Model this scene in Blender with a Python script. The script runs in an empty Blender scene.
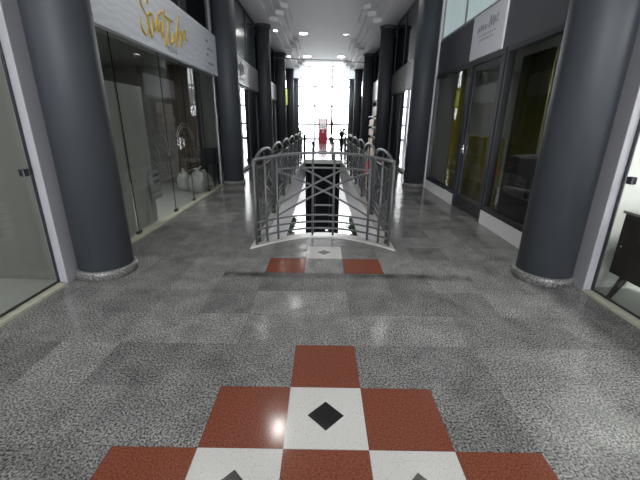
import bpy, bmesh, math, random
from mathutils import Vector, Matrix
random.seed(4)
S = bpy.context.scene
col = S.collection
PI = math.pi

# ------------------------------------------------------------------ camera
cam_d = bpy.data.cameras.new('camera'); cam = bpy.data.objects.new('camera', cam_d); col.objects.link(cam)
Fv = Vector((-0.004, 0.947, -0.320)); Rv = Vector((1.0, 0.0084, 0.0119)); 
Fv.normalize(); Rv = (Rv - Fv * Rv.dot(Fv)).normalized(); Uv = Rv.cross(Fv)
M4 = Matrix((Rv, Uv, -Fv)).transposed().to_4x4(); M4.translation = Vector((-0.035, 0, 1.444))
cam.matrix_world = M4
cam_d.sensor_fit = 'HORIZONTAL'; cam_d.sensor_width = 36; cam_d.lens = 348.8 / 640 * 36
cam_d.clip_start = .05; cam_d.clip_end = 300
S.camera = cam

# ------------------------------------------------------------------ world, big lights, exposure
w = bpy.data.worlds.new('World'); S.world = w; w.use_nodes = True
bg = w.node_tree.nodes['Background']
bg.inputs[0].default_value = (0.96, 0.975, 1.0, 1); bg.inputs[1].default_value = 16.0
def portal(name, loc, rot, sx, sy):
    l = bpy.data.lights.new(name, 'AREA'); l.shape = 'RECTANGLE'; l.size = sx; l.size_y = sy
    l.cycles.is_portal = True
    o = bpy.data.objects.new(name, l); col.objects.link(o); o.location = loc; o.rotation_euler = rot
portal('facade_portal', (0, 32.3, 4.2), (-PI/2, 0, 0), 5.4, 8.6)
portal('entrance_portal', (0, -7.9, 1.6), (PI/2, 0, 0), 4.8, 3.2)
def area(name, loc, rot, sx, sy, e, c=(1, 1, 1), parent=None):
    l = bpy.data.lights.new(name, 'AREA'); l.shape = 'RECTANGLE'; l.size = sx; l.size_y = sy; l.energy = e; l.color = c
    o = bpy.data.objects.new(name, l); col.objects.link(o); o.location = loc; o.rotation_euler = rot
    if parent: o.parent = parent
    return o
S.view_settings.view_transform = 'Standard'; S.view_settings.look = 'None'
S.view_settings.gamma = 1; S.view_settings.use_curve_mapping = False
S.view_settings.exposure = 0.35

# ------------------------------------------------------------------ materials
def srgb(r, g, b):
    f = lambda c: (c/255/12.92) if c/255 <= .04045 else ((c/255+.055)/1.055)**2.4
    return (f(r), f(g), f(b), 1)
def mat(name, c, rough=.5, metal=0., noise=.0, nscale=8., spec=.5, bump=0., bscale=40., emit=0.):
    m = bpy.data.materials.new(name); m.use_nodes = True; n = m.node_tree.nodes; L = m.node_tree.links
    p = n['Principled BSDF']; p.inputs['Roughness'].default_value = rough; p.inputs['Metallic'].default_value = metal
    p.inputs['Specular IOR Level'].default_value = spec
    if len(c) == 3: c = (*c, 1)
    geo = n.new('ShaderNodeNewGeometry')
    tx = n.new('ShaderNodeTexNoise'); tx.inputs['Scale'].default_value = nscale; tx.inputs['Detail'].default_value = 4
    L.new(geo.outputs['Position'], tx.inputs['Vector'])
    mr = n.new('ShaderNodeMapRange'); mr.inputs[3].default_value = 1-noise; mr.inputs[4].default_value = 1+noise
    L.new(tx.outputs[0], mr.inputs[0])
    mx = n.new('ShaderNodeVectorMath'); mx.operation = 'SCALE'; mx.inputs[0].default_value = c[:3]
    L.new(mr.outputs[0], mx.inputs['Scale']); L.new(mx.outputs[0], p.inputs['Base Color'])
    if bump:
        t2 = n.new('ShaderNodeTexNoise'); t2.inputs['Scale'].default_value = bscale
        L.new(geo.outputs['Position'], t2.inputs['Vector'])
        b = n.new('ShaderNodeBump'); b.inputs['Strength'].default_value = bump; b.inputs['Distance'].default_value = .01
        L.new(t2.outputs[0], b.inputs['Height']); L.new(b.outputs[0], p.inputs['Normal'])
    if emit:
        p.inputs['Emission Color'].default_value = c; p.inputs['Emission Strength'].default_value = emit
    return m
def granite(name, dark, light, scale=170., rough=.2, tile=True, tone=(.72, 1.15), lo=.40, hi=.62, patch=0.):
    m = bpy.data.materials.new(name); m.use_nodes = True; n = m.node_tree.nodes; L = m.node_tree.links
    p = n['Principled BSDF']
    geo = n.new('ShaderNodeNewGeometry')
    t = n.new('ShaderNodeTexNoise'); t.inputs['Scale'].default_value = scale; t.inputs['Detail'].default_value = 3; t.inputs['Roughness'].default_value = .7
    L.new(geo.outputs['Position'], t.inputs['Vector'])
    r = n.new('ShaderNodeValToRGB'); r.color_ramp.elements[0].position = lo; r.color_ramp.elements[1].position = hi
    r.color_ramp.elements[0].color = (*dark, 1); r.color_ramp.elements[1].color = (*light, 1)
    L.new(t.outputs[0], r.inputs[0]); out = r.outputs[0]
    # broad veining inside the slabs
    t3 = n.new('ShaderNodeTexNoise'); t3.inputs['Scale'].default_value = 5; t3.inputs['Detail'].default_value = 5; t3.inputs['Distortion'].default_value = .6
    L.new(geo.outputs['Position'], t3.inputs['Vector'])
    mr3 = n.new('ShaderNodeMapRange'); mr3.inputs[1].default_value = .3; mr3.inputs[2].default_value = .7; mr3.inputs[3].default_value = 1-patch; mr3.inputs[4].default_value = 1+patch
    L.new(t3.outputs[0], mr3.inputs[0])
    s3 = n.new('ShaderNodeVectorMath'); s3.operation = 'SCALE'; L.new(out, s3.inputs[0]); L.new(mr3.outputs[0], s3.inputs['Scale']); out = s3.outputs[0]
    if tile:
        a = n.new('ShaderNodeVectorMath'); a.operation = 'ADD'; a.inputs[1].default_value = (.2+40, 40-1.226+.4*0, 0)
        L.new(geo.outputs['Position'], a.inputs[0])
        d = n.new('ShaderNodeVectorMath'); d.operation = 'SCALE'; d.inputs['Scale'].default_value = 2.5; L.new(a.outputs[0], d.inputs[0])
        fl = n.new('ShaderNodeVectorMath'); fl.operation = 'FLOOR'; L.new(d.outputs[0], fl.inputs[0])
        sx = n.new('ShaderNodeSeparateXYZ'); L.new(fl.outputs[0], sx.inputs[0])
        cb = n.new('ShaderNodeCombineXYZ'); L.new(sx.outputs[0], cb.inputs[0]); L.new(sx.outputs[1], cb.inputs[1])
        wn = n.new('ShaderNodeTexWhiteNoise'); L.new(cb.outputs[0], wn.inputs['Vector'])
        mr = n.new('ShaderNodeMapRange'); mr.inputs[3].default_value = tone[0]; mr.inputs[4].default_value = tone[1]; L.new(wn.outputs[0], mr.inputs[0])
        s = n.new('ShaderNodeVectorMath'); s.operation = 'SCALE'; L.new(out, s.inputs[0]); L.new(mr.outputs[0], s.inputs['Scale']); out = s.outputs[0]
        # thin joint between slabs
        fr = n.new('ShaderNodeVectorMath'); fr.operation = 'FRACTION'; L.new(d.outputs[0], fr.inputs[0])
        sf = n.new('ShaderNodeSeparateXYZ'); L.new(fr.outputs[0], sf.inputs[0])
        mn = []
        for k in (0, 1):
            q = n.new('ShaderNodeMath'); q.operation = 'GREATER_THAN'; q.inputs[1].default_value = .008; L.new(sf.outputs[k], q.inputs[0]); mn.append(q)
        mm = n.new('ShaderNodeMath'); mm.operation = 'MULTIPLY'; L.new(mn[0].outputs[0], mm.inputs[0]); L.new(mn[1].outputs[0], mm.inputs[1])
        mj = n.new('ShaderNodeMapRange'); mj.inputs[3].default_value = .72; mj.inputs[4].default_value = 1; L.new(mm.outputs[0], mj.inputs[0])
        s4 = n.new('ShaderNodeVectorMath'); s4.operation = 'SCALE'; L.new(out, s4.inputs[0]); L.new(mj.outputs[0], s4.inputs['Scale']); out = s4.outputs[0]
        # dark line in front of the well: uneven joint and its reflection change painted in
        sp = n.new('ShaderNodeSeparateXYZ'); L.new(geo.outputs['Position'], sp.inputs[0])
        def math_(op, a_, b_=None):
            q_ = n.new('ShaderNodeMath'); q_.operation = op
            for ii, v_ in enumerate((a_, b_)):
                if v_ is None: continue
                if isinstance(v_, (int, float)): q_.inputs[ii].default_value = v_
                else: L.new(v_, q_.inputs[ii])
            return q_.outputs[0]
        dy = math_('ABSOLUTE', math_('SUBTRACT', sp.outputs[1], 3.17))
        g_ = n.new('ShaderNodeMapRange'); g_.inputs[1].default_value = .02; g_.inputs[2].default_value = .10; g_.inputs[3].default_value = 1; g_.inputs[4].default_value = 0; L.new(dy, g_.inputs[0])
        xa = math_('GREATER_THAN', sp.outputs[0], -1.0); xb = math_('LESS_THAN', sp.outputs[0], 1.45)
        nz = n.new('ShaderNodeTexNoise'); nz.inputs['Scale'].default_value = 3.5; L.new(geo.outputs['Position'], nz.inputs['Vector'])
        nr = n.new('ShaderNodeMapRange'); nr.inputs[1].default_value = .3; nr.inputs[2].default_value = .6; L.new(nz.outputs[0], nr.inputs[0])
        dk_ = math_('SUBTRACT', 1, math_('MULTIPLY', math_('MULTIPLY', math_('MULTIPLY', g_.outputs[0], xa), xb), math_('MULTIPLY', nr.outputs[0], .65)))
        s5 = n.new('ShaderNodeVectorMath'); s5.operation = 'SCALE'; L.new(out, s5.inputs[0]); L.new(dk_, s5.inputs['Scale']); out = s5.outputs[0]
        # each slab lies at a very slightly different angle
        wn2 = n.new('ShaderNodeTexWhiteNoise'); L.new(cb.outputs[0], wn2.inputs['Vector'])
        sub = n.new('ShaderNodeVectorMath'); sub.operation = 'SUBTRACT'; sub.inputs[1].default_value = (.5, .5, .5); L.new(wn2.outputs['Color'], sub.inputs[0])
        sc2 = n.new('ShaderNodeVectorMath'); sc2.operation = 'SCALE'; sc2.inputs['Scale'].default_value = .007; L.new(sub.outputs[0], sc2.inputs[0])
        ad = n.new('ShaderNodeVectorMath'); ad.operation = 'ADD'; L.new(sc2.outputs[0], ad.inputs[0]); L.new(geo.outputs['Normal'], ad.inputs[1])
        nm = n.new('ShaderNodeVectorMath'); nm.operation = 'NORMALIZE'; L.new(ad.outputs[0], nm.inputs[0]); L.new(nm.outputs[0], p.inputs['Normal'])
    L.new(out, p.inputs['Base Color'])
    p.inputs['Roughness'].default_value = rough; p.inputs['Specular IOR Level'].default_value = .5
    return m
def thin_glass(name, tint=(.85, .9, .88), ior=1.5, rough=.0):
    m = bpy.data.materials.new(name); m.use_nodes = True; n = m.node_tree.nodes; L = m.node_tree.links
    n.remove(n['Principled BSDF']); out = n['Material Output']
    t = n.new('ShaderNodeBsdfTransparent'); t.inputs[0].default_value = (*tint, 1)
    g = n.new('ShaderNodeBsdfGlossy'); g.inputs['Roughness'].default_value = rough
    lw = n.new('ShaderNodeLayerWeight'); lw.inputs[0].default_value = .5
    pw = n.new('ShaderNodeMath'); pw.operation = 'POWER'; pw.inputs[1].default_value = 4.5; L.new(lw.outputs['Facing'], pw.inputs[0])
    f = n.new('ShaderNodeMapRange'); f.inputs[3].default_value = .04*ior/1.5; f.inputs[4].default_value = .9; L.new(pw.outputs[0], f.inputs[0])
    mx = n.new('ShaderNodeMixShader'); L.new(f.outputs[0], mx.inputs[0]); L.new(t.outputs[0], mx.inputs[1]); L.new(g.outputs[0], mx.inputs[2])
    L.new(mx.outputs[0], out.inputs[0]); return m
def emis(name, c, s):
    m = bpy.data.materials.new(name); m.use_nodes = True; n = m.node_tree.nodes; L = m.node_tree.links
    n.remove(n['Principled BSDF']); e = n.new('ShaderNodeEmission'); e.inputs[0].default_value = (*c, 1); e.inputs[1].default_value = s
    L.new(e.outputs[0], n['Material Output'].inputs[0]); return m

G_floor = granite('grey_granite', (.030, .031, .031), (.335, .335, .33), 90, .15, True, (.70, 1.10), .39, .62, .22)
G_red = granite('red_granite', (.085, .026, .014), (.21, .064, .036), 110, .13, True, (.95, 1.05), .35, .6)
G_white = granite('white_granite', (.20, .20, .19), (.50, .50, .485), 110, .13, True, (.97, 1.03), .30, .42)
G_black = granite('black_granite', (.002, .002, .002), (.007, .007, .008), 150, .2, False)
G_base = granite('column_base_granite', (.04, .04, .04), (.26, .26, .25), 70, .35, False)
G_fascia = granite('well_edge_granite', (.30, .30, .31), (.62, .62, .63), 90, .4, False)
M_marble = mat('white_marble', (.42, .42, .40), .3, noise=.15)
M_sill = mat('cream_sill_stone', (.40, .40, .32), .5, noise=.25, nscale=14)
M_col = mat('dark_blue_grey_paint', (.042, .048, .058), .58, noise=.10, nscale=3, bump=.05, bscale=120)
M_white = mat('white_painted_plaster', (.80, .80, .81), .6, noise=.03)
M_ceil = mat('ceiling_white_plaster', (.78, .78, .79), .7, noise=.03, nscale=3)
M_ceil2 = mat('moulding_white_plaster', (.72, .72, .74), .7, noise=.03, nscale=3)
M_pil = mat('white_pilaster_paint', (.30, .30, .325), .5, noise=.04)
M_frame = mat('dark_grey_aluminium', (.035, .038, .044), .4, .4)
M_frame_l = mat('light_grey_aluminium', (.30, .31, .33), .4, .3)
M_fascia = mat('anthracite_fascia_panel', (.060, .064, .076), .45, noise=.08, nscale=2)
M_fascia2 = mat('grey_fascia_panel', (.20, .195, .19), .5, noise=.08, nscale=2)
M_sign = mat('pale_sign_board', (.60, .65, .72), .4)
M_sign2 = mat('white_sign_board', (.82, .84, .90), .4)
M_sign3 = mat('grey_sign_board', (.36, .35, .36), .4, noise=.12)
M_gold = mat('gold_lettering', (.58, .40, .06), .4, .2)
M_ink = mat('grey_lettering', (.30, .31, .33), .5)
M_inkl = mat('pale_lettering', (.36, .38, .44), .5)
M_silver = mat('painted_rail_steel', (.12, .125, .13), .45, .55, noise=.1)
M_post = mat('dark_post_steel', (.018, .019, .021), .5, .2)
M_glass = thin_glass('shop_glass', (.88, .885, .87))
M_glass_d = thin_glass('dark_upper_glass', (.16, .18, .20))
M_glass_o = thin_glass('clear_facade_glass', (.97, .98, .98), 1.2)
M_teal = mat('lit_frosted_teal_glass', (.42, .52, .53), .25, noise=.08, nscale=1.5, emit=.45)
M_paper = mat('grey_window_paper', (.50, .52, .50), .7, noise=.18, nscale=2)
M_inner = mat('shop_interior_grey', (.22, .225, .21), .8, noise=.05)
M_innerw = mat('shop_interior_white', (.75, .78, .76), .8)
M_innerd = mat('shop_interior_dark', (.035, .034, .032), .8)
M_innerf = mat('shop_interior_floor', (.42, .44, .43), .45, noise=.05)
M_dark = mat('black_fabric', (.010, .010, .011), .8)
M_black = mat('black_panel', (.005, .005, .006), .9, spec=.15)
M_brownp = mat('brown_pillar', (.075, .058, .040), .5, noise=.25, nscale=6)
M_olive = mat('olive_yellow_curtain', (.34, .30, .012), .8, noise=.2, nscale=6)
M_olived = mat('dark_olive_curtain', (.10, .095, .012), .8, noise=.2, nscale=6)
M_wood = mat('dark_brown_wood', (.035, .028, .024), .45, noise=.3, nscale=10)
M_top = mat('grey_table_top', (.30, .30, .30), .4)
M_red = mat('red_plastic', (.70, .015, .05), .4)
M_cream = mat('cream_plastic', (.55, .45, .36), .5)
M_orange = mat('orange_brown_display', (.30, .10, .03), .5, noise=.5, nscale=5)
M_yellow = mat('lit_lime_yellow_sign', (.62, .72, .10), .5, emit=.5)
M_leaf = mat('plant_leaf', (.025, .06, .025), .6, noise=.3, nscale=20)
M_pot = mat('planter_pot', (.06, .05, .05), .6)
M_bag = mat('pale_plastic_bag', (.42, .44, .43), .5, noise=.25, nscale=14, bump=.6, bscale=22)
M_etch = mat('etched_white_film', (.16, .17, .18), .6)
M_chrome = mat('chrome', (.75, .75, .75), .2, 1.)
M_lamp = emis('downlight_glow', (1, .97, .93), 30)
M_lamp_off = mat('unlit_lamp_lens', (.85, .85, .85), .3)
M_lower = mat('lower_floor_white', (.80, .80, .82), .5)

def waves(m):     # embossed wave pattern of the pale sign board
    n = m.node_tree.nodes; L = m.node_tree.links; p = n['Principled BSDF']
    g = n.new('ShaderNodeNewGeometry'); mp = n.new('ShaderNodeMapping'); mp.inputs['Rotation'].default_value = (0, PI/2, 0)
    wv = n.new('ShaderNodeTexWave'); wv.inputs['Scale'].default_value = 3.2; wv.inputs['Distortion'].default_value = 5; wv.inputs['Detail'].default_value = 0; wv.inputs['Detail Scale'].default_value = 1.2
    L.new(g.outputs['Position'], mp.inputs[0]); L.new(mp.outputs[0], wv.inputs[0])
    mr = n.new('ShaderNodeMapRange'); mr.inputs[3].default_value = .93; mr.inputs[4].default_value = 1.03; L.new(wv.outputs[1], mr.inputs[0])
    s = n.new('ShaderNodeVectorMath'); s.operation = 'SCALE'; s.inputs[0].default_value = (.80, .84, .90)
    L.new(mr.outputs[0], s.inputs['Scale']); L.new(s.outputs[0], p.inputs['Base Color'])
waves(M_sign)

# ------------------------------------------------------------------ geometry helpers
def tag(o, label=None, cat=None, group=None, kind=None):
    if label: o['label'] = label
    if cat: o['category'] = cat
    if group: o['group'] = group
    if kind: o['kind'] = kind
    return o
def empty(name, loc, label=None, cat=None, group=None, kind=None, rz=0):
    o = bpy.data.objects.new(name, None); col.objects.link(o); o.location = loc; o.rotation_euler = (0, 0, rz)
    return tag(o, label, cat, group, kind)
class MB:
    def __init__(s): s.bm = bmesh.new()
    def box(s, a, b, mi=0):
        x0, y0, z0 = [min(a[i], b[i]) for i in range(3)]; x1, y1, z1 = [max(a[i], b[i]) for i in range(3)]
        v = [s.bm.verts.new(c) for c in ((x0,y0,z0),(x1,y0,z0),(x1,y1,z0),(x0,y1,z0),(x0,y0,z1),(x1,y0,z1),(x1,y1,z1),(x0,y1,z1))]
        for f in ((3,2,1,0),(4,5,6,7),(0,1,5,4),(1,2,6,5),(2,3,7,6),(3,0,4,7)):
            s.bm.faces.new([v[i] for i in f]).material_index = mi
        return s
    def tube(s, pts, r, n=8, smooth=True, closed=False):
        pts = [Vector(p) for p in pts]; rings = []; N = len(pts); up = None
        for i, p in enumerate(pts):
            if closed: d = (pts[(i+1) % N] - pts[i-1]).normalized()
            else: d = (pts[min(i+1, N-1)] - pts[max(i-1, 0)]).normalized()
            if up is None:
                up = Vector((0, 0, 1)) if abs(d.z) < .9 else Vector((1, 0, 0))
            a = (up - d * up.dot(d)).normalized(); b = d.cross(a); up = a
            rr = r[i] if isinstance(r, (list, tuple)) else r
            rings.append([s.bm.verts.new(p + (a*math.cos(t) + b*math.sin(t))*rr) for t in [2*PI*k/n for k in range(n)]])
        for i in range(N if closed else N-1):
            A = rings[i]; B = rings[(i+1) % N]
            for k in range(n):
                f = s.bm.faces.new((A[k], A[(k+1) % n], B[(k+1) % n], B[k])); f.smooth = smooth
        if not closed:
            s.bm.faces.new(list(reversed(rings[0]))); s.bm.faces.new(rings[-1])
        return s
    def lathe(s, prof, c=(0, 0, 0), n=48, smooth=True, cap=True, sx=1, sy=1):
        rings = [[s.bm.verts.new((c[0]+sx*r*math.cos(2*PI*k/n), c[1]+sy*r*math.sin(2*PI*k/n), c[2]+z)) for k in range(n)] for r, z in prof]
        for A, B in zip(rings, rings[1:]):
            for k in range(n):
                f = s.bm.faces.new((A[k], A[(k+1) % n], B[(k+1) % n], B[k])); f.smooth = smooth
        if cap:
            s.bm.faces.new(list(reversed(rings[0]))); s.bm.faces.new(rings[-1])
        return s
    def prism(s, poly, z0, z1):
        a = [s.bm.verts.new((x, y, z0)) for x, y in poly]; b = [s.bm.verts.new((x, y, z1)) for x, y in poly]; n = len(poly)
        s.bm.faces.new(list(reversed(a))); s.bm.faces.new(b)
        for k in range(n): s.bm.faces.new((a[k], a[(k+1) % n], b[(k+1) % n], b[k]))
        return s
    def build(s, name, mats, parent=None, bevel=0, loc=None, **kw):
        bmesh.ops.recalc_face_normals(s.bm, faces=s.bm.faces)
        me = bpy.data.meshes.new(name); s.bm.to_mesh(me); s.bm.free()
        for m in (mats if isinstance(mats, (list, tuple)) else [mats]): me.materials.append(m)
        o = bpy.data.objects.new(name, me); col.objects.link(o)
        if loc: o.location = loc
        if parent: o.parent = parent
        if bevel:
            b = o.modifiers.new('bevel', 'BEVEL'); b.width = bevel; b.segments = 2; b.limit_method = 'ANGLE'
        return tag(o, **kw)
def children(o): return [c for c in bpy.data.objects if c.parent == o]
def copy_tree(o, parent=None):
    c = o.copy(); col.objects.link(c); c.parent = parent
    for ch in children(o): copy_tree(ch, c)
    return c
def struct(name, mb, m, parent=None, **kw):
    return mb.build(name, m, parent, kind=None if parent else 'structure', **kw)

# ================================================================== THE SETTING
WX = 2.41                       # plane of the shopfronts
VX = .76; VY1 = 14.3            # stair well half width and far end
RX = -.02                       # railing axis
T = .4
# ---- floor: granite slabs with the red / white inlay, open well behind the railing
def floor_mesh():
    mb = MB(); bm = mb.bm
    yc = lambda x: 4.40 - .65*(x-RX)**2          # outer line of the curved kerb
    def quad(x0, y0, x1, y1, mi):
        v = [bm.verts.new((x, y, 0)) for x, y in ((x0,y0),(x1,y0),(x1,y1),(x0,y1))]; f = bm.faces.new(v); f.material_index = mi; return f
    R0 = 1.226
    pat = {}
    # diamond shaped inlay near the camera
    rows = {1: 'r', 0: 'rwr', -1: 'rwrwr', -2: 'rwrwrwr', -3: 'rwrwr', -4: 'rwr'}
    for k, s in rows.items():
        h = len(s)//2
        for i, ch in enumerate(s): pat[(i-h, k)] = ch
    pat[(-1, 5)] = 'r'; pat[(1, 5)] = 'r'; pat[(0, 6)] = 'w'; 
    x_edges = [-.2 + T*i for i in range(-5, 7)]   # -2.2 .. 2.2
    for i in range(-3, 4):
        for k in range(-4, 7):
            x0 = -.2+T*i; y0 = R0+T*k; x1 = x0+T; y1 = y0+T
            ch = pat.get((i, k), 'g')
            if ch == 'w':
                a = .095 if k < 5 else .08
                cx, cy = (x0+x1)/2, (y0+y1)/2
                if k == 6: y1 += .16*0; cy = y0+.2
                c = [bm.verts.new(p) for p in ((x0,y0,0),(x1,y0,0),(x1,y1,0),(x0,y1,0))]
                d = [bm.verts.new(p) for p in ((cx,cy-a,0),(cx+a,cy,0),(cx,cy+a,0),(cx-a,cy,0))]
                bm.faces.new(d).material_index = 3
                for q in range(4):
                    # triangles fanning from corners to the diamond
                    bm.faces.new((c[q], d[(q)%4], d[(q-1)%4])).material_index = 2
                    bm.faces.new((c[q], c[(q+1)%4], d[q])).material_index = 2
            elif k == 6 and abs(i) >= 2:
                # cut by the kerb
                pass
            elif k < 6 or i in (-1, 1):
                if k == 6: continue
                quad(x0, y0, x1, y1, {'g': 0, 'r': 1}[ch])
    XA, XB = -1.4, 1.4; YA, YB = R0-4*T, R0+6*T
    # band between the inlay grid and the curved kerb
    xs = [-.86] + [-.86+.0675*j for j in range(1, 25)] + [.82]
    xs = sorted(set(round(x, 4) for x in xs + [-.2, .2]))
    for xa, xb in zip(xs, xs[1:]):
        mid = (xa+xb)/2
        y0 = YB+T if -.2 < mid < .2 else YB
        if -.86 < mid < .82: ya, yb = yc(xa), yc(xb)
        else: continue
        if ya < y0 and yb < y0: continue
        v = [bm.verts.new(p) for p in ((xa,y0,0),(xb,y0,0),(xb,yb,0),(xa,ya,0))]; bm.faces.new(v).material_index = 0
    # side strips of the corridor and everything around
    quad(-1.4, YB, -.86, 34, 0); quad(.82, YB, 1.4, 34, 0)
    quad(-WX-.02, -8, -1.4, 34, 0); quad(1.4, -8, WX+.02, 34, 0)
    quad(-1.4, -8, 1.4, YA, 0)
    quad(-.86, VY1, .82, 34, 0)
    return mb
fm = floor_mesh()
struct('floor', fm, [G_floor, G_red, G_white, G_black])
struct('floor', MB().box((-6, -8, -.06), (-WX-.021, 34, -.002)), M_innerf).name = 'floor_left_shops'
struct('floor', MB().box((WX+.021, -8, -.06), (6, 34, -.002)), M_innerf).name = 'floor_right_shops'
# slab under the corridor floor (leaves the well open)
sl = MB()
sl.box((-6, -8, -.80), (-VX-.01, 34, -.062)); sl.box((VX-.03+.01, -8, -.80), (6, 34, -.062))
sl.box((-VX-.01, -8, -.80), (VX-.02, 3.98, -.062)); sl.box((-VX-.01, VY1+1.7, -.80), (VX-.02, 34, -.062))
struct('trim_slab', sl, M_white)

# curved kerb round the well and its granite fascia
def kerb():
    pin, pout = [], []
    n = 24
    for i in range(n+1):
        t = -1+2*i/n
        xo = RX + t*.86; xi = RX + t*.74
        pout.append((xo, 4.37-.65*(xo-RX)**2)); pin.append((xi, 4.55-.75*(xi-RX)**2))
    pout = [(RX-.86, VY1)] + pout + [(RX+.86, VY1)]
    pin = [(RX-.74, VY1)] + pin + [(RX+.74, VY1)]
    return pout, pin
po, pi_ = kerb()
k = MB(); bm = k.bm
rings = []
for z, P in ((-.06, po), (.018, po), (.018, pi_), (-.06, pi_)):
    rings.append([bm.verts.new((x, y, z)) for x, y in P])
for a in range(4):
    A, B = rings[a], rings[(a+1) % 4]
    for i in range(len(A)-1): bm.faces.new((A[i], A[i+1], B[i+1], B[i]))
for e in (0, -1): bm.faces.new([r[e] for r in rings])
struct('trim_1', k, M_marble)
k = MB(); bm = k.bm
A = [bm.verts.new((x, y, -.06)) for x, y in pi_]; B = [bm.verts.new((x, y, -.80)) for x, y in pi_]
for i in range(len(A)-1): bm.faces.new((A[i], A[i+1], B[i+1], B[i]))
struct('trim_2', k, G_fascia)
struct('trim_3', MB().box((RX-.74, VY1, -.14), (RX+.74, VY1+.05, .018)), M_marble)

# lower storey seen through the well
struct('floor_lower', MB().box((-6, -4, -3.7), (6, 34, -3.6)), M_lower)
struct('wall_lower_far', MB().box((-6, 24, -3.6), (6, 24.1, -.80)), M_white)
struct('wall_lower_left', MB().box((-6.1, -4, -3.6), (-6, 24, -.80)), M_white)
struct('wall_lower_right', MB().box((6, -4, -3.6), (6.1, 24, -.80)), M_white)
struct('wall_lower_near', MB().box((-6, -4.1, -3.6), (6, -4, -.80)), M_white)

# ---- ceiling
struct('ceiling', MB().box((-1.9, -8, 5.0), (1.9, 24.6, 5.1)), M_ceil)
struct('ceiling_atrium', MB().box((-5.5, 24.5, 9.0), (5.5, 33, 9.1)), M_ceil)
struct('wall_atrium_near', MB().box((-5.5, 24.5, 5.1), (5.5, 24.6, 9.0)), M_ceil)
COLY = [3.22, 8.5, 13.8, 19.0, 24.3, 29.4]
CX_ = 2.18
def soffit(s, x_in, z0, z1, chx, chl, name, yend=24.5):
    # side soffit whose inner edge steps out round every column with chamfered corners
    pts = [(s*(WX+.3), -8), (s*x_in, -8)]
    for y in [-7.3, -2.05] + COLY:
        if y > yend+1: continue
        pts += [(s*x_in, y-chl-.16), (s*(x_in-chx), y-chl), (s*(x_in-chx), y+chl), (s*x_in, y+chl+.16)]
    pts += [(s*x_in, 29.9), (s*(WX+.3), 29.9)]
    struct(name, MB().prism(pts if s > 0 else list(reversed(pts)), z0, z1), M_ceil2)
n_ = 4
for s in (-1, 1):
    soffit(s, 1.84, 4.60, 4.73, .26, .42, 'trim_%d' % n_, 30); n_ += 1
    soffit(s, 1.62, 4.731, 4.87, .26, .64, 'trim_%d' % n_, 24.0); n_ += 1
    soffit(s, 1.42, 4.871, 5.0-.001, .22, .86, 'trim_%d' % n_, 24.0); n_ += 1
for s, nm in ((-1, 'left'), (1, 'right')):
    struct('wall_atrium_'+nm, MB().box((s*2.75, 24.6, 4.73), (s*2.85, 32.2, 9.0)), M_white)

# ---- far glazed facade (window_1)
f = empty('window_1', (0, 32.1, 0), kind='structure')
mb = MB()
for x in (-2.3, -.75, .70, 2.3): mb.box((x-.092, -.06, .0), (x+.092, .06, 9.0))
for z in (.05, 1.27, 2.75, 4.27, 5.8, 7.4, 8.95): mb.box((-2.75, -.05, z-(.11 if z < 2 else .075)), (2.75, .05, z+(.09 if z < 2 else .085)))
mb.build('window_frame', M_frame_l, f)
MB().box((-2.75, -.005, .02), (2.75, .005, 9.0)).build('pane', M_glass_o, f)
# ---- end of the corridor behind the camera: wall with wide doorway
e = MB(); e.box((-2.7, -8.1, 3.2), (2.7, -8, 5.1)); e.box((-2.7, -8.1, 0), (-2.3, -8, 3.2)); e.box((2.3, -8.1, 0), (2.7, -8, 3.2))
struct('wall_entrance', e, M_white)

# ---- outer walls of shop rooms, partitions, room ceilings
for s, nm in ((-1, 'left'), (1, 'right')):
    struct('wall_'+nm, MB().box((s*5.4, -8, 0), (s*5.5, 32.2, 5.0)), M_inner)
    struct('ceiling_shops_'+nm, MB().box((s*(WX+.06), -8, 2.55), (s*5.4, 32.2, 2.65)), M_inner)
    struct('ceiling_upper_'+nm, MB().box((s*(WX+.3), -8, 4.73), (s*5.4, 32.2, 4.83)), M_innerd)
pn = 1
def partition(s, y, m, z0=0.0, z1=2.55, x0=None):
    global pn
    struct('wall_partition_%d' % pn, MB().box((s*((x0 or WX+.07)), y-.03, z0), (s*5.4, y+.03, z1)), m); pn += 1
partition(-1, 3.03, M_inner); partition(1, 3.03, M_innerw)
for y in COLY[1:]:
    for s in (-1, 1): partition(s, y, M_inner, 0, 2.55)
partition(-1, -8+.05, M_inner); partition(1, -8+.05, M_innerw)
for y in COLY[1:5]:
    for s in (-1, 1): partition(s, y, M_innerd, 2.65, 4.73, WX+.1)

# ---- white pilasters beside the front columns
for s in (-1, 1):
    mb = MB(); x = s*2.42
    mb.box((x-.055, 2.90, 0), (x+.055, 3.15, 4.60))
    struct('trim_%d' % n_, mb, M_pil, bevel=.006); n_ += 1

# ---- fascia bands above shopfronts
for s in (-1, 1):
    for (y0, y1) in ((-8, 2.89), (3.16, 8.5), (8.5, 13.8), (13.8, 19.0), (19.0, 24.3), (24.3, 29.4)):
        m = M_fascia if (s > 0 and y0 < 8) or y0 < 3 else (M_fascia2 if y0 > 8 else M_fascia)
        struct('trim_%d' % n_, MB().box((s*(WX), y0, 2.42), (s*(WX+.06), y1, 3.06)), m); n_ += 1
# wall ends near the facade
for s, nm in ((-1, 'left'), (1, 'right')):
    struct('wall_end_'+nm, MB().box((s*WX, 29.4, 0), (s*(WX+.1), 32.2, 4.60)), M_white)

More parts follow.
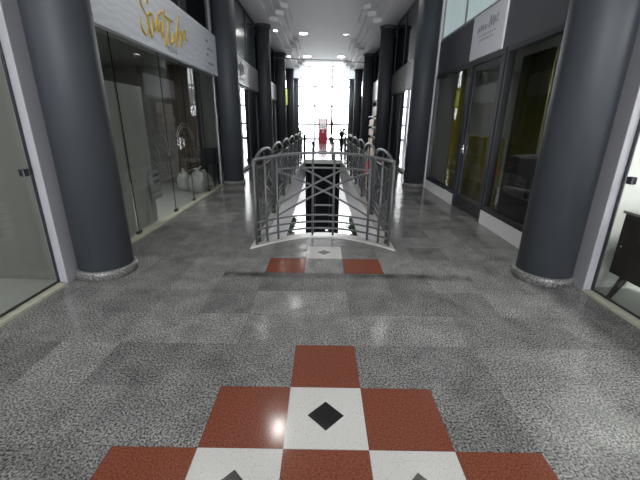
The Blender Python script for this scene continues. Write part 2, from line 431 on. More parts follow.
# ---- shopfront glazing
wn = 2
def window(s, y0, y1, z0, z1, m, fr=M_frame, bars=(), fw=.05, dep=.05, hb=(), kind='structure', gap=0.):
    global wn
    r = empty('window_%d' % wn, (s*(WX+.03), y0, 0), kind='structure'); wn += 1
    mb = MB()
    if fw:
        mb.box((-dep/2, 0, z0), (dep/2, y1-y0, z0+fw)); mb.box((-dep/2, 0, z1-fw), (dep/2, y1-y0, z1))
        for y in [0, y1-y0-fw] + [b-y0-fw/2 for b in bars]: mb.box((-dep/2, y, z0+fw), (dep/2, y+fw, z1-fw))
        for z in hb: mb.box((-dep/2+.003, fw, z-fw/2), (dep/2-.003, y1-y0-fw, z+fw/2))
        mb.build('window_frame', fr, r)
    MB().box((-.004, fw*.5, z0+fw*.5), (.004, y1-y0-fw*.5, z1-fw*.5)).build('pane', m, r)
    return r
def clamps(r, ys, s, z=.03):
    for y in ys:
        MB().box((-.018, y-.05, z-.03), (.018, y+.05, z+.03)).build('pane_clamp', M_frame, r, bevel=.004)

# front bay, both sides: big frameless panes with a lock near the pilaster
for s in (-1, 1):
    r = window(s, -7.9, 2.895, .03, 2.42, M_glass, fw=.010, dep=.02, bars=(-5, -2.2, .5))
    lk = MB().box((-.022, 10.69, 1.0), (.022, 10.745, 1.06)).build('lock', M_frame, r, bevel=.006)
# left shop with frameless glass
r = window(-1, 3.20, 8.42, .03, 2.40, M_glass, fw=0)
for y in (4.38, 5.60, 6.45, 7.35): 
    MB().box((-.0055, y-3.2-.002, .04), (.0055, y-3.2+.002, 2.38)).build('pane_joint', M_black, r)
clamps(r, [a-3.2 for a in (4.38, 5.60, 6.45, 7.35)], -1)
MB().box((-.02, 5.10, .0), (.02, 5.20, 2.42)).build('end_post', M_frame_l, r)
MB().tube([(.02, 2.90, 1.02), (.06, 2.90, 1.02), (.06, 2.90, 1.14), (.02, 2.90, 1.14)], .012).build('door_handle', M_chrome, r)
MB().box((.012, 2.84, .98), (.02, 2.97, 1.18)).build('lock_plate', M_chrome, r)
# etched leaf and swirl film on the glass
ef = MB()
for (y, z, a, L) in [(2.0,.7,60,.5),(2.0,.7,85,.55),(2.0,.7,110,.5),(2.0,.7,135,.4),(2.35,.9,70,.4),(2.35,.9,110,.42),(2.35,.9,40,.35),(2.7,.8,100,.4),(2.7,.8,75,.45)]:
    pts = []
    for i in range(9):
        t = i/8; aa = math.radians(a + 45*t)
        pts.append((.008, y+L*t*math.cos(aa), z+L*t*math.sin(aa)))
    ef.tube(pts, [.002+.004*math.sin(PI*min(1, t_/8+.1)) for t_ in range(9)], 5)
for rr in (.36, .42):
    ef.tube([(.008, 3.1+rr*math.cos(t), 1.02+rr*.9*math.sin(t)) for t in [PI*(.1+.75*i/12) for i in range(13)]], .005, 5)
ef.build('etched_swirls', M_etch, r)
st = MB()  # stacked horizontal stripes on the pane
for i in range(5): st.box((.006, 1.62, .36+.09*i), (.010, 1.95, .39+.09*i+.015))
st.build('pane_stripes', M_etch, r)
# right shop: kerb, window, glazed door, window
for (y0, y1) in ((3.16, 5.22), (6.42, 8.30)):
    struct('trim_%d' % n_, MB().box((WX-.02, y0, 0), (WX+.12, y1, .205)), M_white); n_ += 1
window(1, 6.44, 8.26, .207, 2.42, M_glass, fw=.065, dep=.09)
window(1, 3.20, 5.20, .207, 2.42, M_glass, fw=.065, dep=.09)
d = empty('door_1', (WX+.03, 5.22, 0), kind='structure')
mb = MB()
for y in (0, 1.12): mb.box((-.05, y, 0), (.05, y+.08, 2.42))
mb.box((-.05, .08, 2.34), (.05, 1.12, 2.42)); mb.build('door_frame', M_frame, d)
mb = MB()
mb.box((-.025, .085, .02), (.025, .165, 2.33)); mb.box((-.025, 1.035, .02), (.025, 1.115, 2.33)); mb.box((-.025, .165, .02), (.025, 1.035, .20)); mb.box((-.025, .165, 2.24), (.025, 1.035, 2.33))
dl = mb.build('door_leaf', M_frame, d)
MB().box((-.004, .16, .19), (.004, 1.04, 2.25)).build('pane', M_glass, dl)
MB().tube([(-.03, 1.075, 1.03), (-.075, 1.075, 1.03), (-.075, .96, 1.03)], .010).build('door_handle', M_chrome, dl)
MB().box((-.034, 1.05, .96), (-.026, 1.10, 1.10)).build('lock_plate', M_chrome, dl)
# sills of pale stone along the left side and the front bays
struct('trim_%d' % n_, MB().box((-WX+.06, 3.25, 0), (-WX-.05, 8.25, .022)), M_sill); n_ += 1
for s in (-1, 1):
    struct('trim_%d' % n_, MB().box((s*(WX-.045), -7.9, 0), (s*(WX+.05), 2.88, .022)), M_sill); n_ += 1
# light jamb between right window and the far column
struct('trim_%d' % n_, MB().box((WX-.03, 8.28, 0), (WX+.06, 8.36, 4.58)), M_white); n_ += 1
# bays further down
for s in (-1, 1):
    for i, (y0, y1) in enumerate(((8.86, 13.5), (14.1, 18.7), (19.3, 24.0), (24.6, 29.2))):
        window(s, y0, y1, .03, 2.42, M_glass, fr=M_frame_l if i % 2 else M_frame, fw=.06, bars=(y0+1.6, y0+3.1))
struct('wall_shutter_left', MB().box((-WX-.10, 11.1, .02), (-WX-.06, 13.4, 2.42)), M_fascia)
struct('wall_shutter_right', MB().box((WX+.06, 10.7, .02), (WX+.10, 13.4, 2.42)), mat('dark_teal_panel', (.015, .045, .045), .3))
# upper storey glazing
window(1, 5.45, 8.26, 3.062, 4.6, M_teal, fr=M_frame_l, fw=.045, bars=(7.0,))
window(1, 3.20, 5.43, 3.062, 4.6, M_fascia, fr=M_fascia, fw=.045)
window(-1, 3.20, 8.42, 3.062, 4.6, M_glass_d, fr=M_frame, fw=.05, bars=(4.9, 6.6))
struct('trim_%d' % n_, MB().box((-WX+.02, 8.24, 3.2), (-WX-.03, 8.32, 4.6)), M_frame_l); n_ += 1
for s in (-1, 1):
    window(s, -7.9, 2.86, 3.062, 4.6, M_glass_d, fw=.05, bars=(-5, -2, .6))
    window(s, 8.86, 13.5, 3.062, 4.6, M_glass_d if s > 0 else mat('grey_teal_panel', (.10, .135, .15), .2), fr=M_frame, fw=.06, bars=(10.4, 12.0))
    window(s, 14.1, 18.7, 3.062, 4.6, M_glass_d, fw=.06, bars=(15.6, 17.1))
    window(s, 19.3, 24.0, 3.062, 4.6, M_glass_d, fw=.06, bars=(20.9, 22.5))
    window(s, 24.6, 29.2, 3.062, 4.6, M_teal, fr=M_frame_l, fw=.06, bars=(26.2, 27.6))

# ================================================================== COLUMNS
def make_column():
    r = empty('round_column', (0, 0, 0))
    MB().lathe([(.243, .085), (.243, 4.60-.05)], n=64).build('shaft', M_col, r)
    MB().lathe([(.272, 0.0), (.272, .072), (.265, .085), (.24, .087)], n=64).build('base_ring', G_base, r)
    MB().lathe([(.268, 4.50), (.285, 4.52), (.285, 4.598)], n=64).build('cap_ring', M_col, r)
    return r
pc = make_column(); first = True
order = ['nearest', 'second', 'third', 'fourth', 'fifth', 'farthest']
for si, (s, nm) in enumerate(((-1, 'left'), (1, 'right'))):
    for i, y in enumerate(COLY):
        c = pc if first else copy_tree(pc); first = False
        c.location = (s*CX_, y, 0)
        near = {('left', 0): 'largest dark grey round column on the left, before the pale gold-lettered sign',
                ('right', 0): 'largest dark grey round column on the right, beside the brown furniture window',
                ('left', 1): 'second dark round column on the left, where the gold-lettered sign ends',
                ('right', 1): 'second dark round column on the right, at the far end of the olive-curtained shopfront'}
        lab = near.get((nm, i), '%s dark round column along the %s row of shops' % (order[i], nm))
        tag(c, lab, 'column', 'round columns along the shops')
        if i == 5: pass
    # columns behind the camera
for s in (-1, 1):
    pass

# ================================================================== RAILING
PITCH = (VY1-4.11)/7
def rail_front():
    r = empty('curved_railing', (RX, 4.46, 0), 'curved grey steel railing with crossed bars across the near end of the stair well', 'railing')
    Y = lambda x: -.68*x*x
    P = lambda x, z, o=0: (x, Y(x)+o, z)
    rx = .80
    topz = lambda x: 1.085 - .055*(x/rx)**2
    for x in (-.80, -.69, -.565, -.135, .135, .565, .69, .80):
        big = abs(x) > .79
        MB().tube([P(x, .018), P(x, topz(x)-.01 if not big else 1.03)], .0145 if not big else .017, 10).build('post', M_silver, r)
    MB().tube([P(-rx+2*rx*i/30, topz(-rx+2*rx*i/30)) for i in range(31)], .019, 10).build('top_rail', M_silver, r)
    for z in (.11, .20, .29):
        MB().tube([P(-rx+2*rx*i/24, z, -.004) for i in range(25)], .0125, 8).build('lower_bar', M_silver, r)
    MB().tube([P(-.565+1.13*i/16, .90, -.004) for i in range(17)], .0125, 8).build('upper_bar', M_silver, r)
    MB().tube([P(-.135+.27*i/6, .42, -.004) for i in range(7)], .0125, 8).build('middle_bar', M_silver, r)
    for sg in (-1, 1):
        for a, b in (((-.565, .88), (.565, .33)), ((-.25, .89), (.565, .46))):
            MB().tube([P(sg*(a[0]+(b[0]-a[0])*i/14), a[1]+(b[1]-a[1])*i/14, .004*sg) for i in range(15)], .0125, 8).build('cross_bar', M_silver, r)
    return r
rail_front()
def rail_side_panel():
    r = empty('arched_railing_panel', (0, 0, 0))
    L = PITCH-.045
    MB().box((-.032, -.003, .001), (.032, .038, .965)).build('post', M_post, r, bevel=.004)
    MB().tube([(0, L/2, .10), (0, L/2, 1.07)], .012, 8).build('middle_post', M_post, r)
    MB().tube([(0, L/2-(L/2)*math.cos(PI*i/20), .96+.14*math.sin(PI*i/20)) for i in range(21)], .019, 10).build('arch_rail', M_silver, r)
    MB().tube([(0, 0, .90), (0, L, .90)], .010, 8).build('upper_bar', M_silver, r)
    for z in (.11, .20, .29): MB().tube([(0, 0, z), (0, L, z)], .010, 8).build('lower_bar', M_silver, r)
    for a, b in (((0, .88), (L, .33)), ((0, .33), (L, .88)), ((0, .62), (L/2, .30)), ((L/2, .88), (L, .50))):
        MB().tube([(.004, a[0], a[1]), (.004, b[0], b[1])], .0075, 8).build('cross_bar', M_silver, r)
    return r
pp = rail_side_panel(); first = True
for s, nm in ((-1, 'left'), (1, 'right')):
    for i in range(7):
        c = pp if first else copy_tree(pp); first = False
        c.location = (RX+s*.80, 4.10+PITCH*i, 0)
        words = ['nearest', 'second', 'third', 'fourth', 'fifth', 'sixth', 'farthest']
        tag(c, '%s arched grey railing panel along the %s side of the stair well' % (words[i], nm), 'railing', 'arched railing panels beside the well')
# end gates with pointed posts
def end_rail(x0, x1, lab):
    r = empty('short_end_railing', (x0, VY1+.03, 0), lab, 'railing', 'short railings at the far end of the well')
    for x in (0, x1-x0):
        big = abs(x+x0-RX) > .6
        h = 1.02 if big else .76
        MB().lathe([(.045, .018), (.045, h-.16), (.058, h-.14), (.05, h-.08), (.006, h)], (x, 0, 0), 12).build('post', M_black, r)
    for z in (.15, .42, .68): MB().tube([(0, 0, z), (x1-x0, 0, z)], .014, 8).build('bar', M_black, r)
end_rail(RX-.735, RX-.40, 'short black railing with pointed posts, left end of the far well edge')
end_rail(RX+.735, RX+.40, 'short black railing with pointed posts, right end of the far well edge')

# lower storey: black lift enclosure under the far edge
lf = empty('black_lift_enclosure', (RX, VY1+.12, -3.6), 'black enclosure with grey frame on the lower floor, seen down the stair well', 'enclosure')
MB().box((-.66, 0, 0), (.66, 1.4, 3.44)).build('body', M_black, lf)
for x in (-.66, .66):
    MB().box((x-.04, -.05, 0), (x+.04, .03, 3.44)).build('corner_post', M_black, lf)
for x in (-.30, .30): MB().box((x-.012, -.02, .1), (x+.012, -.001, 2.9)).build('door_trim', M_frame, lf)
MB().lathe([(.05, 0), (.05, .02)], (0, 0, 0), 16).build('lamp_disc', emis('small_lamp', (1, 1, 1), 3), lf).location = (.2, -.03, .62)
for (x, y, lab) in ((-1.42, 14.7, 'dark potted plant on the lower floor, left of the black enclosure'), (1.40, 14.5, 'dark potted plant on the lower floor, right of the black enclosure')):
    g = empty('potted_plant', (x, y, -3.6), lab, 'plant', 'potted plants on the lower floor')
    MB().lathe([(.14, 0), (.2, .4), (.18, .4), (.17, .36)], n=20).build('pot', M_pot, g)
    mb = MB()
    for q in range(46):
        a = random.uniform(0, 2*PI); l = random.uniform(.25, .6); h = random.uniform(.4, 1.0)
        mb.tube([(0, 0, .36), (.4*l*math.cos(a), .4*l*math.sin(a), .4+h*.7), (l*math.cos(a)*.8, l*math.sin(a)*.8, .35+h)], [.012, .045, .004], 4)
    mb.build('leaves', M_leaf, g)

# ================================================================== SIGNS
def stroke_mesh(strokes, x, r, n=6, sub=4):
    mb = MB()
    for s in strokes:
        p = [Vector((x, a, b)) for a, b in s]; q = []
        for i in range(len(p)-1):
            p0 = p[max(i-1, 0)]; p1 = p[i]; p2 = p[i+1]; p3 = p[min(i+2, len(p)-1)]
            for t in [j/sub for j in range(sub)]:
                q.append(.5*((2*p1)+(p2-p0)*t+(2*p0-5*p1+4*p2-p3)*t*t+(3*p1-p0-3*p2+p3)*t**3))
        q.append(p[-1]); m = len(q)
        mb.tube(q, [r*(.45+.75*abs(math.sin(1.3+5.2*i/m*max(1, len(s)/7)))) for i in range(m)], n)
    return mb
def text(body, size, loc, s, m, parent, name='lettering', ext=.002):
    c = bpy.data.curves.new(name, 'FONT'); c.body = body; c.size = size; c.extrude = ext; c.align_x = 'CENTER'; c.align_y = 'CENTER'
    t0 = bpy.data.objects.new('tmp', c); col.objects.link(t0); bpy.context.view_layer.update()
    me = bpy.data.meshes.new_from_object(t0.evaluated_get(bpy.context.evaluated_depsgraph_get())); bpy.data.objects.remove(t0); me.materials.clear(); me.materials.append(m)
    o = bpy.data.objects.new(name, me); col.objects.link(o)
    o.rotation_euler = (PI/2, 0, PI/2 if s < 0 else -PI/2); o.location = loc; o.parent = parent
    return o
sg = empty('shop_sign', (-2.36, 3.30, 2.36), 'long pale sign board with gold script lettering above the left shopfront', 'sign')
MB().box((-.05, 0, 0), (.03, 5.0, .775)).build('board', M_sign, sg, bevel=.004)
soutinho = [
    [(5.22, 2.87), (5.22, 2.92), (5.14, 2.93), (5.05, 2.88), (5.03, 2.85), (5.04, 2.8), (5.11, 2.76), (5.15, 2.72), (5.18, 2.65), (5.17, 2.58), (5.13, 2.51), (5.08, 2.48), (5.02, 2.5), (4.98, 2.54), (4.96, 2.61), (4.97, 2.65)],
    [(5.33, 2.76), (5.25, 2.77), (5.18, 2.71), (5.16, 2.63), (5.2, 2.56), (5.24, 2.49), (5.29, 2.52), (5.31, 2.62), (5.31, 2.69), (5.32, 2.75)],
    [(5.34, 2.68), (5.34, 2.63), (5.36, 2.59), (5.41, 2.63), (5.46, 2.74), (5.47, 2.77), (5.45, 2.65), (5.47, 2.6), (5.51, 2.65), (5.55, 2.75)],
    [(5.55, 2.75), (5.55, 2.66), (5.58, 2.55), (5.66, 2.72), (5.71, 2.86), (5.77, 2.95)],
    [(5.5, 2.81), (5.63, 2.88), (5.75, 2.86), (5.91, 2.85), (6.03, 2.85)],
    [(5.88, 2.85), (5.86, 2.78), (5.79, 2.66), (5.69, 2.47), (5.66, 2.53), (5.64, 2.6)],
    [(5.69, 2.47), (5.78, 2.61), (5.85, 2.72), (5.84, 2.61), (5.87, 2.52), (5.97, 2.62), (6.03, 2.72), (6.03, 2.66), (6.05, 2.59)],
    [(6.05, 2.59), (6.17, 2.77), (6.29, 2.99), (6.23, 2.86), (6.16, 2.7), (6.09, 2.53), (6.19, 2.68), (6.31, 2.79), (6.31, 2.69), (6.27, 2.56)],
    [(6.49, 2.83), (6.41, 2.8), (6.38, 2.73), (6.4, 2.68), (6.47, 2.72), (6.51, 2.82), (6.51, 2.73), (6.59, 2.7)]]
loc = [[(a-3.30, b-2.36) for a, b in s] for s in soutinho]
stroke_mesh(loc, .033, .0145).build('script_lettering', M_gold, sg)
text('MODAS', .10, (.032, 2.60, .085), -1, M_ink, sg, 'small_lettering')
for (dy, dz, l) in ((4.30, .55, .12), (4.38, .42, .34), (4.30, .31, .10), (4.38, .16, .30)):
    stroke_mesh([[(dy+l*i/8, dz+.02*(i % 2)) for i in range(9)]], .031, .012, 4, 2).build('contact_line', M_ink, sg)
# right: white sign on anthracite fascia
s2 = empty('shop_sign', (2.40, 5.38, 2.425), 'square white sign with faint grey writing above the right shop door', 'sign')
MB().box((-.02, 0, 0), (.008, 1.09, .63)).build('board', M_sign2, s2)
def squig(y0, y1, z, h, n): 
    return [(y0+(y1-y0)*i/n, z+h*(.5 if i % 2 else -.5)*random.uniform(.5, 1.2)) for i in range(n+1)]
stroke_mesh([squig(.86, .56, .40, .09, 9), squig(.48, .20, .44, .12, 8)], -.022, .010, 4).build('script_lettering', M_inkl, s2)
stroke_mesh([squig(.80, .25, .30, .015, 12)], -.022, .005, 4).build('small_lettering', M_inkl, s2)
stroke_mesh([squig(.76, .30, .24, .02, 14)], -.022, .005, 4).build('small_lettering', M_inkl, s2)
# second left bay sign
s3 = empty('shop_sign', (-2.38, 8.95, 2.43), 'grey sign board with pale script, just past the second left column', 'sign')
MB().box((-.03, 0, 0), (.02, 4.6, .70)).build('board', M_sign3, s3, bevel=.004)
def squig2(y0, y1, z, h, n): return squig(y0, y1, z, h, n)
stroke_mesh([squig2(.9, 2.2, .42, .30, 12)], .022, .018, 4).build('script_lettering', M_inkl, s3)
MB().box((.021, 1.0, .14), (.026, 2.3, .19)).build('underline', M_white, s3)
s4 = empty('shop_sign', (-2.38, 14.3, 2.43), 'small pale sign board between the third and fourth left columns', 'sign')
MB().box((-.03, 0, 0), (.02, 4.3, .70)).build('board', mat('pale_grey_board', (.5, .5, .52), .5), s4)
# projecting yellow sign
s5 = empty('blade_sign', (-2.38, 20.0, 2.3), 'narrow lime yellow sign standing out from the far left shops', 'sign')
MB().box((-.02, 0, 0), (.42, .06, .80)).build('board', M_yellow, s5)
MB().box((-.02, .01, .80), (.42, .05, .85)).build('bracket', M_frame, s5)

# ================================================================== SHOP CONTENTS
# left shop: papered panes, brown pillar, bags, dark chair
for i, (y0, y1) in enumerate(((3.5, 4.40), (4.42, 5.02))):
    mb = MB(); bm = mb.bm; n = 10
    vs = [[bm.verts.new((-2.475+.006*math.sin(j*1.7+i+k_*2), y0+(y1-y0)*j/n, .03+1.83*k_)) for j in range(n+1)] for k_ in (0, 1)]
    for j in range(n): bm.faces.new((vs[0][j], vs[0][j+1], vs[1][j+1], vs[1][j]))
    o = mb.build('window_paper', M_paper, None)
    o.modifiers.new('s', 'SOLIDIFY').thickness = .003
    tag(o, ['grey paper sheet behind the left shop glass, next to the big column', 'grey paper sheet behind the left shop glass, next to the clear pane'][i], 'paper sheet', 'paper sheets on the left shop window')
p = empty('shop_pillar', (-3.06, 8.2, 0), 'brown square pillar standing at the back corner inside the left shop', 'pillar')
MB().box((-.22, -.2, 0), (.22, .2, 2.54)).build('shaft', M_brownp, p, bevel=.01)
MB().box((-.25, -.23, 0), (.25, .23, .1)).build('plinth', M_wood, p)
struct('wall_panel_shop', MB().box((-5.3, 4.0, .0), (-3.9, 4.1, 2.5)), M_innerd)
# bags
def bag(x, y, z, r, h, lab):
    mb = MB(); n = 20
    prof = [(r*.7, 0), (r, h*.25), (r*.95, h*.55), (r*.55, h*.82), (r*.16, h*.9), (r*.3, h), (r*.02, h*.98)]
    mb.lathe(prof, n=n)
    for v in mb.bm.verts:
        a = math.atan2(v.co.y, v.co.x); k_ = 1+.10*math.sin(5*a+v.co.z*9)+.06*math.sin(11*a)
        v.co.x *= k_; v.co.y *= k_
    o = mb.build('plastic_bag', M_bag, None, loc=(x, y, z)); tag(o, lab, 'bag', 'pale bags inside the left shop')
bag(-2.66, 7.35, 0, .19, .50, 'pale full bag behind the left shop glass, nearest of the bags')
bag(-2.66, 7.78, 0, .17, .42, 'pale full bag behind the left shop glass, middle of the bags')
bag(-3.02, 7.55, 0, .15, .46, 'pale full bag behind the left shop glass, set back from the others')
dk = empty('display_desk', (-2.65, 8.2, 0), 'black desk behind the pale bags in the left shop corner', 'desk')
MB().box((-.165, -.2, .50), (.165, .2, .84)).build('desk_body', M_dark, dk, bevel=.01)
for sx in (-1, 1):
    for sy in (-1, 1): MB().box((sx*.14-.02, sy*.17-.02, 0), (sx*.14+.02, sy*.17+.02, .50)).build('leg', M_dark, dk)
# right shop: curtains and dark armchair
def curtain(y0, y1, x, z0, z1, m, lab, amp=.045):
    mb = MB(); bm = mb.bm; n = int((y1-y0)*60)
    f = lambda j, z: x+amp*math.sin(j*.75)*(1 if z < 1 else .6)+.01*math.sin(j*2.1)
    V = [[bm.verts.new((f(j, z), y0+(y1-y0)*j/n, z)) for j in range(n+1)] for z in (z0, (z0+z1)/2, z1)]
    for a, b in zip(V, V[1:]):
        for j in range(n): bm.faces.new((a[j], a[j+1], b[j+1], b[j])).smooth = True
    o = mb.build('curtain', m); o.modifiers.new('s', 'SOLIDIFY').thickness = .006
    tag(o, lab, 'curtain', 'curtains in the right shop')
curtain(6.95, 7.5, 2.62, .001, 2.5, M_olive, 'olive yellow curtain inside the far right shop window, left of the door')
curtain(6.2, 7.6, 3.05, .001, 1.22, M_olive, 'low bright olive yellow cloth screen seen through the glass door')
curtain(5.55, 6.45, 3.25, .001, 2.5, M_olived, 'dark olive curtain inside the right shop window, right of the door')
ac = empty('armchair', (3.0, 4.75, 0), 'black armchair inside the right shop window', 'chair', rz=.5)
MB().box((-.33, -.3, .18), (.33, .3, .45)).build('seat', M_dark, ac, bevel=.04)
MB().box((-.36, .24, .30), (.36, .40, 1.05)).build('backrest', M_dark, ac, bevel=.05)
for s in (-1, 1): MB().box((s*.42-.07, -.3, .18), (s*.42+.07, .34, .64)).build('armrest', M_dark, ac, bevel=.04)
for sx in (-1, 1):
    for sy in (-1, 1): MB().tube([(sx*.38, sy*.25, 0), (sx*.36, sy*.24, .19)], [.015, .022]).build('leg', M_wood, ac)
# brown cabinet in the right front window
cb = empty('sideboard', (2.475, 1.52, 0), 'dark brown sideboard on slanted legs behind the nearest right window', 'sideboard')
MB().box((0, 0, .235), (.50, 1.30, .76)).build('body', M_wood, cb, bevel=.01)
MB().box((-.012, -.012, .761), (.512, 1.312, .785)).build('top', M_top, cb, bevel=.004)
for q in range(3): 
    dr = MB().box((-.012, .02+q*.425, .26), (-.001, .43+q*.425, .74)).build('door', M_wood, cb, bevel=.003)
    MB().tube([(-.03, .38+q*.425, .50), (-.012, .38+q*.425, .50)], .01).build('knob', M_chrome, dr)
for sx in (0, 1):
    for sy in (0, 1):
        bx = .07+sx*.36; by = .10+sy*1.10
        MB().tube([(bx+(sx-.5)*.10, by+(sy-.5)*.10, 0), (bx, by, .236)], [.018, .032], 8).build('leg', M_wood, cb)
# shop ceiling lamp in the bright right front shop
def shop_lamp(x, y, e, lab, z=2.549):
    r = empty('ceiling_panel_light', (x, y, z), lab, 'ceiling light', 'panel lights inside shops')
    MB().box((-.3, -.3, -.03), (.3, .3, 0)).build('frame', M_white, r)
    MB().box((-.27, -.27, -.034), (.27, .27, -.0301)).build('diffuser', emis('panel_glow', (1, 1, .98), 5), r)
    area('lamp', (0, 0, -.05), (0, 0, 0), .5, .5, e, (1, 1, .97), r)
shop_lamp(3.6, 1.9, 85, 'square ceiling light inside the nearest right shop')
shop_lamp(-3.9, 1.6, 20, 'added square fill light inside the nearest left shop')  # left front and both second-bay panels added to lift dark interiors
shop_lamp(-3.6, 5.2, 30, 'added square fill light inside the left shop with the gold-lettered sign')
shop_lamp(4.1, 5.2, 28, 'added square fill light inside the right shop with the olive curtains')
# orange display deep in right third bay
od = empty('display_rack', (2.13, 15.9, 0), 'orange brown display rack standing before the third right shopfront', 'display')
MB().box((.17, 0, 0), (.24, 1.7, 2.15)).build('back_board', M_orange, od)
for z in (.1, .5, .9, 1.3, 1.7): MB().box((0, .02, z), (.169, 1.68, z+.03)).build('shelf', M_wood, od)
for q, z in enumerate((.13, .53, .93, 1.33)): MB().box((.03, .1, z), (.15, 1.6, z+.25)).build('goods', M_orange, od)
s6 = empty('shop_sign', (2.38, 15.2, 2.43), 'plain white sign board above the orange rack, third right shop', 'sign')
MB().box((-.03, 0, 0), (.02, 3.0, .80)).build('board', M_sign2, s6)
pb = empty('poster_board', (-2.38, 14.6, 0), 'pale grey poster board under the small sign, third left shop', 'board')
MB().box((-.02, 0, .05), (.01, 2.4, 2.3)).build('panel', mat('pale_grey_poster', (.40, .40, .41), .6, noise=.4, nscale=4), pb)
for y in (0, 2.36): MB().box((-.02, y, 0), (.02, y+.04, 2.32)).build('post', M_frame, pb)

# little red and cream stand beside the well
rs = empty('leaflet_stand', (1.05, 8.1, 0), 'small cream and red stand beside the right railing', 'stand')
MB().box((-.09, -.1, .0), (.09, .1, .03)).build('foot', M_cream, rs, bevel=.005)
for s in (-1, 1): MB().tube([(s*.06, 0, .03), (s*.06, 0, .35)], .012).build('leg', M_cream, rs)
MB().box((-.11, -.08, .30), (.11, .08, .60)).build('red_box', M_red, rs, bevel=.02)
MB().box((-.07, -.05, .58), (.07, .05, .90)).build('cream_panel', M_cream, rs, bevel=.02)

# red vending stand in front of the facade
vm = empty('vending_machine', (-.03, 27.2, 0), 'red vending machine with a clear upper case before the bright end window', 'vending machine')
MB().box((-.33, -.3, .0), (.33, .3, .95)).build('cabinet', M_red, vm, bevel=.03)
MB().lathe([(.09, 0), (.09, .02)], (0, 0, 0), 20).build('white_badge', M_white, vm)
b_ = vm.children[-1] if vm.children else None
for o_ in bpy.data.objects:
    if o_.name.startswith('white_badge'): o_.location = (0, -.305, .78); o_.rotation_euler = (PI/2, 0, 0)
for sx in (-1, 1):
    for sy in (-1, 1): MB().box((sx*.29-.045, sy*.26-.045, .95), (sx*.29+.045, sy*.26+.045, 1.72)).build('corner_post', M_red, vm)
MB().box((-.29, -.26, .96), (.29, .26, 1.70)).build('clear_case', thin_glass('vending_case_glass', (.10, .07, .07)), vm)
MB().box((-.34, -.31, 1.72), (.34, .31, 1.82)).build('top_cap', M_frame, vm, bevel=.02)
mb = MB()
for q in range(16): mb.lathe([(.03, -.05), (.07, 0), (.03, .05)], (random.uniform(-.2, .2), random.uniform(-.18, .18), random.uniform(1.03, 1.3)), 10)
mb.build('toys', mat('mixed_toys', (.35, .2, .2), .6, noise=.8, nscale=9), vm, kind='stuff')

# plants near the facade
def plant(x, y, h, lab, w_=.35, m=M_leaf):
    g = empty('potted_plant', (x, y, 0), lab, 'plant', 'potted plants near the end window')
    MB().lathe([(.16, 0), (.22, .35), (.20, .35), (.19, .31)], n=20).build('pot', M_pot, g)
    mb = MB()
    for q in range(60):
        a = random.uniform(0, 2*PI); l = random.uniform(.3, 1)*w_; hh = random.uniform(.45, 1)*h
        mb.tube([(0, 0, .31), (.35*l*math.cos(a), .35*l*math.sin(a), .3+(hh-.3)*.75), (l*math.cos(a), l*math.sin(a), hh)], [.010, .03, .004], 4)
    mb.build('leaves', m, g)
plant(.62, 28.4, 1.75, 'tall leafy potted plant right of the red vending machine', .28)
plant(1.35, 26.5, 1.2, 'low spreading potted plant at the far right near the end window', .5)
plant(-1.7, 24.9, 1.1, 'leafy potted plant at the foot of the far left columns', .35)
# ================================================================== CEILING LIGHTS
def downlight(x, y, z, on, lab, r_=.13, e=60, grp='recessed ceiling lights'):
    g = empty('recessed_downlight', (x, y, z), lab, 'ceiling light', grp)
    MB().lathe([(r_, -.001), (r_+.03, -.001), (r_+.03, -.014), (r_, -.014), (r_, -.001)], n=28, cap=False).build('trim_ring', M_ceil, g)
    MB().lathe([(r_, -.012), (r_, -.006)], n=28).build('lens', M_lamp if on else M_lamp_off, g)
    if on:
        l = bpy.data.lights.new('lamp', 'SPOT'); l.energy = e; l.spot_size = 2.2; l.spot_blend = .6; l.shadow_soft_size = r_*.7; l.color = (1, .97, .93)
        o = bpy.data.objects.new('lamp', l); col.objects.link(o); o.parent = g; o.location = (0, 0, -.03)
LE = 35
downlight(-.92, .4, 4.999, True, 'lit round ceiling light above the tile inlay, out of view', e=12)
downlight(-.92, 5.9, 4.999, True, 'lit round ceiling light above the near end of the railing', e=LE)
downlight(-.92, 11.3, 4.999, True, 'lit round ceiling light above the middle of the well', e=LE)
downlight(-.92, 16.8, 4.999, True, 'largest lit round ceiling light left of centre', .17, e=LE)
downlight(.90, 16.9, 4.999, False, 'dull round ceiling light right of centre')
downlight(.90, 5.9, 4.999, False, 'unlit round ceiling light right above the near end of the railing')
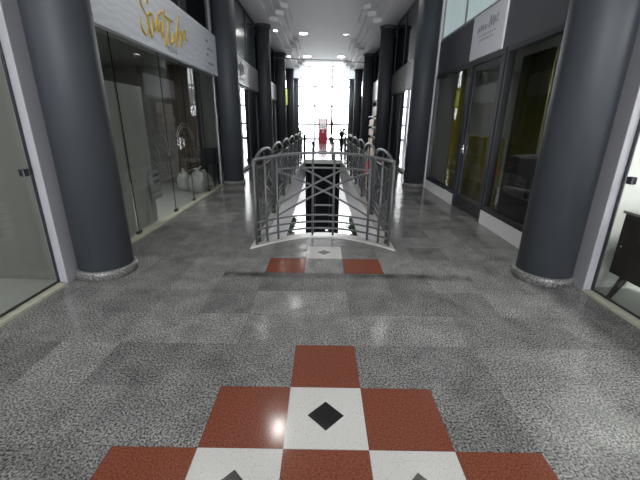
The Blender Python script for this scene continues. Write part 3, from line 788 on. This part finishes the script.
downlight(.90, 11.3, 4.999, False, 'unlit round ceiling light right above the middle of the well')
downlight(-.98, 22.2, 4.999, True, 'lit ceiling light near the end window, left one', .2, e=LE)
downlight(.95, 22.2, 4.999, True, 'lit ceiling light near the end window, right one', .2, e=LE)
downlight(-1.80, 9.2, 4.599, True, 'small lit spot in the left soffit before the third column', .06, e=15, grp='small soffit lights')
downlight(-1.82, 14.5, 4.599, True, 'small lit spot in the left soffit just past the third column', .08, e=15, grp='small soffit lights')
downlight(-1.82, 19.8, 4.599, True, 'small lit spot in the left soffit just past the fourth column', .08, e=15, grp='small soffit lights')
for sd, nm in ((-1, 'left'), (1, 'right')):  # unseen soffit spots added to brighten the signs and side walls
    for y, wh in ((-4.5, 'far behind the tile inlay'), (.6, 'beside the tile inlay, out of view'), (3.9, 'just past the nearest column')):
        downlight(sd*1.80, y, 4.599, True, 'small added fill spot in the %s soffit %s' % (nm, wh), .07, e=75, grp='small soffit lights')
downlight(1.80, 9.2, 4.599, True, 'small lit spot in the right soffit before the third column', .06, e=20, grp='small soffit lights')
# cable across the corridor
w_ = MB().tube([(-2.44, 18.4, 4.30), (-1, 18.45, 4.26), (.6, 18.5, 4.24), (1.95, 18.9, 4.22)], .018, 8).build('ceiling_cable', M_frame_l)
tag(w_, 'thin grey cable stretched across the corridor high before the end window', 'cable')
# unseen fill lights added to brighten the lower storey
for i, y in enumerate((2.0, 9.0, 18.5)):
    for s in (-1, 1):
        g = empty('fill_tube_light', (s*2.2, y, -.801), 'added long white fill light on the lower storey, %s, %s' % ('left' if s < 0 else 'right', ['under the near well end', 'under the middle of the well', 'beyond the enclosure'][i]), 'ceiling light', 'added lower storey lights')
        MB().box((-.1, -.7, -.04), (.1, .7, 0)).build('body', M_white, g)
        MB().box((-.08, -.68, -.05), (.08, .68, -.0401)).build('diffuser', emis('fill_tube_glow', (1, 1, 1), 8), g)
        area('lamp', (0, 0, -.07), (0, 0, 0), .2, 1.3, 170 if y > 10 else 60, (1, 1, 1), g)
